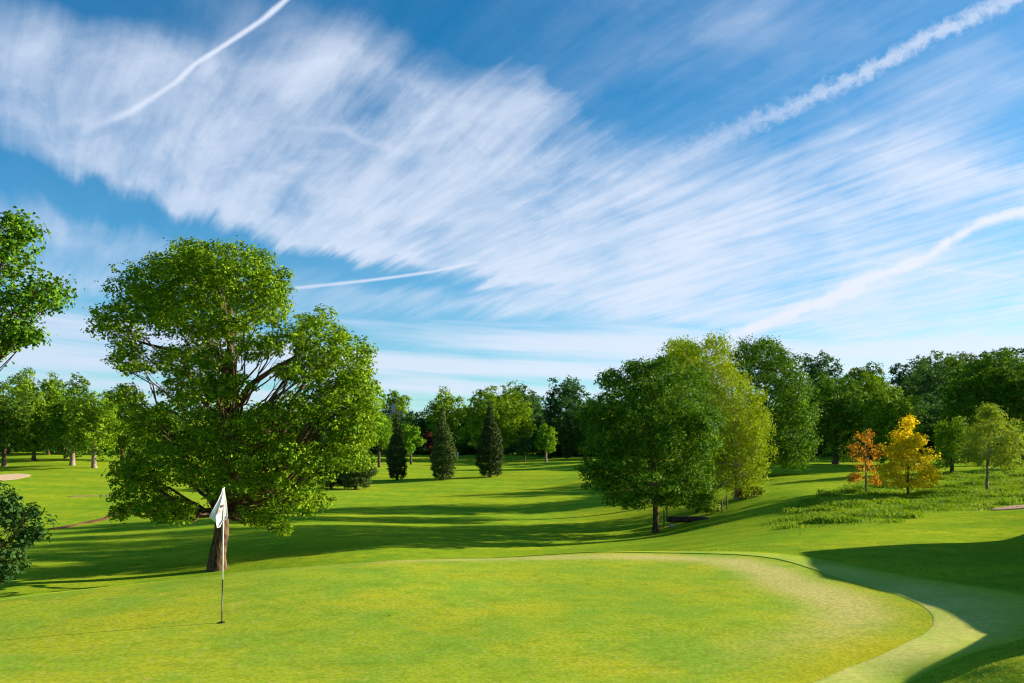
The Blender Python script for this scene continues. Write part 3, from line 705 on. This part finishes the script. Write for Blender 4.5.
# ------------------------------------------------------------------ meadow tufts and bank grass (uncountable)
def blades(name, X, Y, hgt, wid, mat, lean=.35, seg=True):
    n = len(X); Z = H(X,Y)-.02
    a = rng.uniform(0,2*PI,n); w = wid*rng.uniform(.6,1.3,n); hh = hgt*rng.uniform(.5,1.35,n)
    la = rng.uniform(0,2*PI,n); ll = hh*lean*rng.uniform(.2,1.6,n)
    dx, dy = np.cos(a)*w/2, np.sin(a)*w/2
    b0 = np.stack([X-dx,Y-dy,Z],-1); b1 = np.stack([X+dx,Y+dy,Z],-1)
    mx, my = X+np.cos(la)*ll*.3, Y+np.sin(la)*ll*.3
    m1 = np.stack([mx+dx*.7,my+dy*.7,Z+hh*.6],-1); m0 = np.stack([mx-dx*.7,my-dy*.7,Z+hh*.6],-1)
    tip = np.stack([X+np.cos(la)*ll, Y+np.sin(la)*ll, Z+hh],-1); tip2 = tip+np.stack([dx,dy,0*dx],-1)*.12
    V = np.stack([b0,b1,m1,m0,tip2,tip],1).reshape(-1,3)
    k = np.arange(n)[:,None]*6
    Q = np.vstack([k+np.array([[0,1,2,3]]), k+np.array([[3,2,4,5]])])
    t = np.clip(rng.normal(.45,.22,n)+.25*np.sin(X*.8)*np.sin(Y*.6+1),0,1)
    return link_mesh(name, np_mesh(name, V, Q, False, None, {'tint': np.r_[t,t]}), mat)
GR1 = leaf_mat('meadow_blades', (.10,.23,.010), (.27,.36,.022), .28)
GR2 = leaf_mat('bank_blades', (.12,.19,.012), (.42,.38,.06), .2)
n = 260000
Yc = rng.uniform(26,80,n); px_ = rng.uniform(745,1100,n); Xc = (px_-512)/F*Yc
mk = meadow_mask(Xc,Yc); clump = .55+.45*np.sin(Xc*1.3+.5*np.sin(Yc))*np.sin(Yc*1.1+Xc*.3)
kp = rng.random(n) < mk*np.clip(clump*.7,.05,1)
tag(blades('rough_grass', Xc[kp], Yc[kp], (.06+.22*np.clip(clump[kp],0,1)**6+.22*np.sin(Xc[kp]*.9+Yc[kp]*.4)**2*np.sin(Yc[kp]*.5)**2), .07, GR1, .9), 'long uncut grass and weeds under the orange, golden and pale young trees', 'grass', kind='stuff')
n = 120000
Yc = rng.uniform(7,24,n); Xc = rng.uniform(3.5,18,n)
a_ = np.arctan2(Yc-GC[1], Xc-GC[0]); d_ = np.hypot(Xc-GC[0],Yc-GC[1])-gr(a_)
kp = (d_ > fw(a_)*.8) & in_px(Xc,Yc,500,1060)
kp &= rng.random(n) < np.clip((d_-fw(a_)*.8)/.8,0,1)
tag(blades('bank_grass', Xc[kp], Yc[kp], .035, .012, GR2, .7), 'short coarse grass covering the shaded bank on the right', 'grass', kind='stuff')

# ------------------------------------------------------------------ bmesh helpers for objects
import bmesh
def bm_obj(name, bm, mat, parent=None, smooth=False):
    me = bpy.data.meshes.new(name); bmesh.ops.recalc_face_normals(bm, faces=bm.faces); bm.to_mesh(me); bm.free()
    if smooth: 
        for p in me.polygons: p.use_smooth = True
    return link_mesh(name, me, mat, parent)
def lathe(profile, k=20, cx=0, cy=0):
    bm = bmesh.new(); rings = []
    for r, z in profile:
        rings.append([bm.verts.new((cx+r*math.cos(2*PI*i/k), cy+r*math.sin(2*PI*i/k), z)) for i in range(k)])
    for a, b in zip(rings, rings[1:]):
        for i in range(k): bm.faces.new((a[i], a[(i+1)%k], b[(i+1)%k], b[i]))
    bm.faces.new(rings[0][::-1]); bm.faces.new(rings[-1]); return bm
def boxes(lst, bev=0):
    bm = bmesh.new()
    for cx,cy,cz,sx,sy,sz in lst:
        vs = [bm.verts.new((cx+a*sx/2, cy+b*sy/2, cz+c*sz/2)) for a in (-1,1) for b in (-1,1) for c in (-1,1)]
        for f in ((0,1,3,2),(4,6,7,5),(0,4,5,1),(2,3,7,6),(0,2,6,4),(1,5,7,3)): bm.faces.new([vs[i] for i in f])
    if bev: bmesh.ops.bevel(bm, geom=bm.edges[:], offset=bev, segments=2, affect='EDGES')
    return bm
# flagstick
fx, fy = -4.57, 12.6; fz0 = h1(fx, fy)
M_white = flat_mat('white_paint', (.80,.79,.77), .35, .4, .03, 8)
M_black = flat_mat('black_paint', (.015,.015,.017), .4, .4, .1, 8)
fs = empty('flagstick', (fx,fy,fz0), 'thin golf flagstick, white above and black below, standing in the hole', 'flagstick')
fs.rotation_euler = (0, R(.9), 0)
bm_obj('lower_pole', lathe([(.009,-.05),(.0095,0),(.010,.68)],14), M_black, fs, True)
bm_obj('upper_pole', lathe([(.010,.681),(.0095,1.5),(.009,2.10),(.011,2.102),(.011,2.125),(.004,2.135)],14), M_white, fs, True)
bm_obj('ferrule', lathe([(.010,.0),(.02,.004),(.022,.012),(.02,.02),(.010,.024)],18), M_black, fs, True)
# drooping flag: hangs from the pole top, folded against the pole
m, nt, b = new_mat('flag_cloth', .8, .1); co = nt.nodes.new('ShaderNodeTexCoord').outputs['UV']
sep = nt.nodes.new('ShaderNodeSeparateXYZ'); nt.links.new(co, sep.inputs[0]); u, v = Ex(nt,sep.outputs[0]), Ex(nt,sep.outputs[1])
nn = noise(nt, co, 6, 3)
def blob2(cu, cv, ru, rv):
    return 1-(((u-cu)*(1/ru)).op('POWER',2.0)+((v-cv)*(1/rv)).op('POWER',2.0)+(nn-.5)*1.2).step(.6,1.1)
c = mixc(nt, blob2(.56,.46,.09,.055), (.80,.80,.80), (.10,.07,.07))
c = mixc(nt, blob2(.50,.59,.13,.07)*.8, c, (.42,.20,.14))
c = mixc(nt, blob2(.74,.76,.16,.03)*.7, c, (.38,.20,.12))
nt.links.new(c, b.inputs['Base Color'])
tr = nt.nodes.new('ShaderNodeBsdfTranslucent'); nt.links.new(c, tr.inputs[0]); mxs = nt.nodes.new('ShaderNodeMixShader'); mxs.inputs[0].default_value = .3
nt.links.new(b.outputs[0], mxs.inputs[1]); nt.links.new(tr.outputs[0], mxs.inputs[2]); nt.links.new(mxs.outputs[0], nt.nodes['Material Output'].inputs[0])
M_flag = m
bm = bmesh.new(); uvl = bm.loops.layers.uv.new('UVMap'); NU, NV = 30, 44; grid = {}
for jv in range(NV+1):
    tv = jv/NV
    xl = np.interp(tv, [0,.12,.35,.6,.74,.88,1], [-.010,-.022,-.07,-.135,-.165,-.10,-.055])
    xr = np.interp(tv, [0,.12,.35,.6,.74,.80,.88,1], [.012,.018,.035,.05,.058,.05,.0,-.035])
    for iu in range(NU+1):
        tu = iu/NU; x = xl+(xr-xl)*tu
        fold = .05*tv*math.sin(tu*9.5+tv*1.2)+.022*tv*math.sin(tu*19+tv*3)
        grid[iu,jv] = bm.verts.new((x, fold-.018+x*1.15, 2.118-.60*tv-.015*math.sin(tu*PI)*tv))
for jv in range(NV):
    for iu in range(NU):
        q = (iu,jv),(iu+1,jv),(iu+1,jv+1),(iu,jv+1)
        f = bm.faces.new([grid[k] for k in q])
        for lp, k in zip(f.loops, q): lp[uvl].uv = (k[0]/NU, k[1]/NV)
fo = bm_obj('flag', bm, M_flag, fs, True)
so = fo.modifiers.new('thick','SOLIDIFY'); so.thickness = .002
cup = bm_obj('hole_cup', lathe([(.050,.001),(.054,.001),(.055,.006),(.050,.006),(.046,.002),(.001,.002)],24), M_black)
cup.location = (fx,fy,fz0+.002); tag(cup, 'round dark hole cup in the green at the foot of the flagstick', 'golf hole')

# log, posts near the birch
M_log = flat_mat('dark_log', (.085,.055,.045), .9, .1, .3, 4)
lx, ly = P(688,521,50)[:2]
prof = [(.02,-1.32),(.17,-1.30),(.20,-1.0),(.19,-.3),(.21,.4),(.19,1.0),(.18,1.28),(.02,1.32)]
lg = bm_obj('fallen_log', lathe(prof,14), M_log, None, True)
lg.location = (lx,ly,h1(lx,ly)+.17); lg.rotation_euler = (0,R(90),R(-4)); tag(lg, 'long dark fallen log on the grass between the round oak and the birch', 'log')
st = bm_obj('pale_stone', lathe([(.03,-.05),(.15,0),(.17,.08),(.12,.17),(.03,.2)],9), flat_mat('pale_stone', (.4,.37,.33)), None, True)
sx, sy = P(672,522,49.5)[:2]; st.location = (sx,sy,h1(sx,sy)); st.scale = (1.3,1,.9); tag(st, 'small pale stone at the left end of the dark log', 'stone')
M_post = flat_mat('weathered_post', (.20,.16,.11), .9, .1, .2, 10)
posts = [(664,519,50,1.0,'leftmost thin wooden post left of the dark log'),(667,513,53,.95,'second thin wooden post left of the dark log, a little farther away'),
         (722,515,51.5,.8,'short dark wooden post right of the scrubby bush'),(727,514,52.5,1.0,'taller wooden post at the right end of the post row'),(458,459,150,1.3,'pale marker post on the far fairway between two narrow conifers')]
for px, py, Y, hh, lab in posts:
    x, y = P(px,py,Y)[:2]; r = .045 if Y < 100 else .12
    o = bm_obj('wooden_post', lathe([(r,-.2),(r,hh-.03),(r*.6,hh)],10), M_white if Y > 100 else M_post, None, True)
    o.location = (x,y,h1(x,y)); tag(o, lab, 'post', 'wooden posts')
# tiny white tee/marker bush edge: distant house
M_brick = flat_mat('house_brick', (.30,.16,.11), .9, .1, .1, 3); M_slate = flat_mat('house_slate', (.06,.055,.06), .7, .2, .1, 4)
M_render = flat_mat('house_render', (.45,.42,.38), .9, .1, .05, 2)
M_glass, nt, b = new_mat('window_glass', .1, .6); b.inputs['Base Color'].default_value = (.03,.035,.045,1)
Yh = 205; hx = (387-512)/F*Yh; hz = h1(hx,Yh); ridge = EYE+(HY-411)/F*Yh-hz
he = empty('distant_house', (hx,Yh,hz), 'distant slate roofed house with a chimney among dark trees right of the big oak', 'house', rz=R(8))
W_, D_ = 7.0, 6.0; ev = ridge-2.6
bm_obj('wall', boxes([(0,0,ev/2,W_,D_,ev)]), M_render, he)
bm = bmesh.new()
pr = [(-D_/2-.4,ev-.1),(0,ridge),(D_/2+.4,ev-.1),(D_/2+.4,ev-.3),(0,ridge-.22),(-D_/2-.4,ev-.3)]
va = [bm.verts.new((-W_/2-.4,a,z)) for a,z in pr]; vb = [bm.verts.new((W_/2+.4,a,z)) for a,z in pr]
for k in range(6): bm.faces.new((va[k],va[(k+1)%6],vb[(k+1)%6],vb[k]))
bm.faces.new(va[::-1]); bm.faces.new(vb)
rf = bm_obj('roof', bm, M_slate, he)
for sx_ in (-1,1):
    bm = bmesh.new()
    for q in (0,.12):
        g = [bm.verts.new((sx_*(W_/2-.003-q),a,z)) for a,z in ((-D_/2,ev),(0,ridge-.25),(D_/2,ev))]; bm.faces.new(g)
    v_ = list(bm.verts)
    for q in range(3): bm.faces.new((v_[q],v_[(q+1)%3],v_[3+(q+1)%3],v_[3+q]))
    bm_obj('gable', bm, M_render, he)
bm_obj('chimney', boxes([(1.6,0,ridge+.5,1.0,.8,2.2)]), M_render, rf)
for k in range(3):
    for zz in (ev*.32, ev*.75):
        w = bm_obj('window', boxes([(-2.2+2.2*k,-D_/2-.03,zz,1.15,.06,1.3)]), M_white, he)
        bm_obj('pane', boxes([(-2.2+2.2*k,-D_/2-.065,zz,.95,.02,1.1)]), M_glass, w)

# ------------------------------------------------------------------ camera, sun, sky
cam = bpy.data.cameras.new('camera'); co_ = bpy.data.objects.new('camera', cam); COL.objects.link(co_)
co_.location = (0,0,EYE); co_.rotation_euler = (R(90),0,0); cam.sensor_width = 36; cam.lens = 36*F/1024
cam.shift_y = (HY-341.5)/1024; cam.clip_end = 20000; cam.clip_start = .05; sc.camera = co_
sl_ = bpy.data.lights.new('sun','SUN'); sl_.energy = 5.0; sl_.angle = R(.5); sl_.color = (1,.90,.74)
so_ = bpy.data.objects.new('sun', sl_); COL.objects.link(so_)
from mathutils import Vector
so_.rotation_euler = Vector(tuple(TS)).to_track_quat('Z','Y').to_euler()

w = bpy.data.worlds.new('World'); sc.world = w; w.use_nodes = True; nt = w.node_tree; bg = nt.nodes['Background']
sky = nt.nodes.new('ShaderNodeTexSky'); sky.sky_type = 'NISHITA'; sky.sun_disc = False
sky.sun_elevation = SUN_EL; sky.sun_rotation = SUN_AZ; sky.air_density = 1.0; sky.dust_density = .2; sky.ozone_density = 3.0
hs = nt.nodes.new('ShaderNodeHueSaturation'); hs.inputs['Saturation'].default_value = 1.05; SKYC = sky.outputs[0]
tc = nt.nodes.new('ShaderNodeTexCoord').outputs['Generated']
sp = nt.nodes.new('ShaderNodeSeparateXYZ'); nt.links.new(tc, sp.inputs[0])
x, y, z = (Ex(nt, sp.outputs[k]) for k in range(3))
A = x.op('ARCTAN2', y); E = z.op('ARCSINE')
zz = z.mx(0.0)+.035; uu, vv = x/zz, y/zz
qn = uu*.866+vv*.5; pn = uu*-.5+vv*.866
wob = noise(nt, vec(nt, pn*.3, qn*.3), 1, 2)-.5
qw = qn+wob*.5; qw_ = qw
str1 = noise(nt, vec(nt, pn*.42, qw*5.0, 3.0), 1, 7, .62, .1)
str2 = noise(nt, vec(nt, pn*1.3, qw*11.0, 7.0), 1, 5, .6)
hor = noise(nt, vec(nt, A*2.2, E*34+A*2.0, 2.0), 1, 6, .55)
soft = noise(nt, vec(nt, A*3.5, E*7.0, 5.0), 1, 5, .55)
def ae(px, py): return math.atan((px-512)/F), math.atan((HY-py)/math.hypot(F, px-512))
def gauss(px, py, rx, ry, rot=0):
    a0, e0 = ae(px, py); c_, s_ = math.cos(R(rot)), math.sin(R(rot))
    da, de = A-a0, E-e0
    m1 = (da*c_+de*s_)*(F/rx); m2 = (de*c_-da*s_)*(F/ry)
    return ((m1*m1+m2*m2)*-1).op('EXPONENT') if False else (m1*m1+m2*m2).op('MULTIPLY', -1.0).op('EXPONENT')
nt.links.new(mixc(nt, 1.0, SKYC, mixc(nt, E.step(R(1),R(27)), (.58,.92,.98), (.24,.74,.92)), 'MULTIPLY'), hs.inputs['Color'])
wA = noise(nt, vec(nt, qn*2.6, pn*.12, 4.0), 1, 6, .7)-.5; wE = noise(nt, vec(nt, A*5, E*6, 8.0), 1, 6, .6)-.5
wQ = noise(nt, vec(nt, qw_*9.0, pn*.35, 14.0), 1, 5, .6)-.5
A_, E_ = A, E
A = A+(wA*.06+wQ*.08+wE*.16); E = E+(wA*.03+wQ*.035+wE*.045)
cover = None
for a in [(90,196,150,15,-9,-.7),(330,262,150,11,-6,-.6),(430,288,150,9,-3,-.4),(90,0,170,20,-4,-.45),(480,22,110,24,-14,-.55),(590,90,50,18,-20,-.35),(60,110,220,64,-8,.92),(420,110,120,50,-25,.35),(250,215,160,22,-10,.35),(250,150,200,75,-12,1.0),(420,190,190,80,-14,1.05),(600,250,180,60,-12,1.1),(720,225,150,70,-10,.9),(560,235,130,40,-14,.35),(960,235,110,50,-20,.35),(955,190,110,13,-13,.55),(520,110,70,45,-30,.45),
          (60,235,190,22,-4,.65),(860,290,190,42,-6,.9),(960,190,130,32,-14,.8),(720,20,170,40,15,.6),(930,110,160,70,10,.7),(300,60,120,40,-10,.5),(1000,330,120,24,0,.7),
          (470,300,150,14,-3,.45),(420,345,220,20,-2,.5),(40,330,120,14,0,.45),(40,275,160,16,-2,.6),(250,300,200,10,-2,.3),(960,300,140,36,-3,.35)]:
    g = gauss(*a[:5])*a[5]; cover = g if cover is None else cover+g
cover = cover.mn(1.15)
fil = noise(nt, vec(nt, A*7.0-E*5.0, E*11.0+A*2.0, 9.0), 1, 9, .62, .35)
A, E = A_, E_
base_h = .46*(A.step(-.15,.25)*.5+.5)
cover = cover.mx(base_h)
cl = (cover*(.68+(str1-.5)*.6+(soft-.5)*.75+(fil-.5)*1.0)+(str2-.5)*.65*cover).step(.04,1.2)*.90
low = (1-((E-R(5.5)).op('ABSOLUTE')*(1/R(8.5))).mn(1.0)).op('POWER',.6)
lowc = (low*(.14+hor*1.3)).step(.46,.86)*.85
band2 = (gauss(420,380,330,7,-1)*.9+gauss(120,385,200,9,0)*.5+gauss(840,352,110,4.5,0)*.8+gauss(660,333,40,2.6,0)*.8)*hor.step(.3,.55)
cl = cl.mx(lowc).mx(band2*.9)
def seg(p0, p1, w0, w1, puff=.0):
    (a0,e0),(a1,e1) = ae(*p0), ae(*p1); dx, dy = a1-a0, e1-e0; LL = dx*dx+dy*dy
    t = ((A-a0)*(dx/LL)+(E-e0)*(dy/LL)).clamp()
    ddx = A-a0-t*dx; ddy = E-e0-t*dy
    d = (ddx*ddx+ddy*ddy).op('SQRT')*F
    return d, t
def trail(pts, ws, al, rag=1.0, scale=26.0):
    tot = None
    n1 = noise(nt, vec(nt, A*scale, E*scale, 1.0), 1, 5, .65)
    for k in range(len(pts)-1):
        d, t = seg(pts[k], pts[k+1], 0, 0)
        wd = t*(ws[k+1]-ws[k])+ws[k]; aa = t*(al[k+1]-al[k])+al[k]
        v = (1-(d/wd+(n1-.5)*rag)).step(-.1,1.1)*aa
        tot = v if tot is None else tot.mx(v)
    return tot
trA = trail([(295,-8),(262,20),(225,45),(195,64),(176,82),(130,112),(85,130)], [3.4,3.4,3,3,3.2,4,5], [1,1,1,.9,.75,.6,.1], .8, 40)
trC = trail([(478,262),(430,272),(380,279),(296,288)], [2.2,2.2,2.2,2.6], [.35,.75,.8,.7], .5, 40)
trB = trail([(1035,-12),(930,36),(850,80),(790,108),(740,128),(650,172),(560,218)], [9,9,9,10,12,15,18], [.55,.6,.55,.45,.3,.15,.0], 2.6, 80)
trD = trail([(1030,208),(985,222),(950,240),(930,255),(860,285),(800,310),(735,334)], [8,7,7,8,10,11,9], [.9,.95,.9,.75,.85,.9,.85], 1.8, 34)
trF = trail([(870,262),(1030,278)], [2.2,2.5], [.2,.3], .6, 30)
trG = trail([(290,128),(345,130),(362,140),(430,160)], [4,6,5,8], [.1,.25,.22,.05], 1.6, 30)
ctr_ = trA.mx(trB).mx(trC).mx(trD).mx(trF).mx(trG)
cl = (cl+ctr_*(1-cl*.75)).clamp()*z.step(-.01,.01)
dens = cl
# thin cirrus whitens the blue; thicker parts are brighter
sun_side = (x*float(TS[0])+y*float(TS[1])).step(-1.0,1.0)
bright = mixc(nt, sun_side, (3.4,4.0,5.1), (4.7,5.0,5.7))
fin = mixc(nt, dens, hs.outputs[0], bright)
nt.links.new(fin, bg.inputs['Color']); bg.inputs['Strength'].default_value = .068
w.cycles.sampling_method = 'MANUAL'; w.cycles.sample_map_resolution = 256

sc.render.engine = 'CYCLES'; sc.cycles.filter_width = 1.15
sc.cycles.max_bounces = 4; sc.cycles.diffuse_bounces = 3; sc.cycles.transmission_bounces = 3; sc.cycles.glossy_bounces = 2
sc.cycles.use_adaptive_sampling = True; sc.cycles.adaptive_threshold = .02
try:
    sc.cycles.use_denoising = True; sc.cycles.denoiser = 'OPENIMAGEDENOISE'
except Exception: pass
sc.view_settings.view_transform = 'Standard'; sc.view_settings.look = 'None'
sc.view_settings.gamma = 1; sc.view_settings.use_curve_mapping = False
sc.view_settings.exposure = 1.42
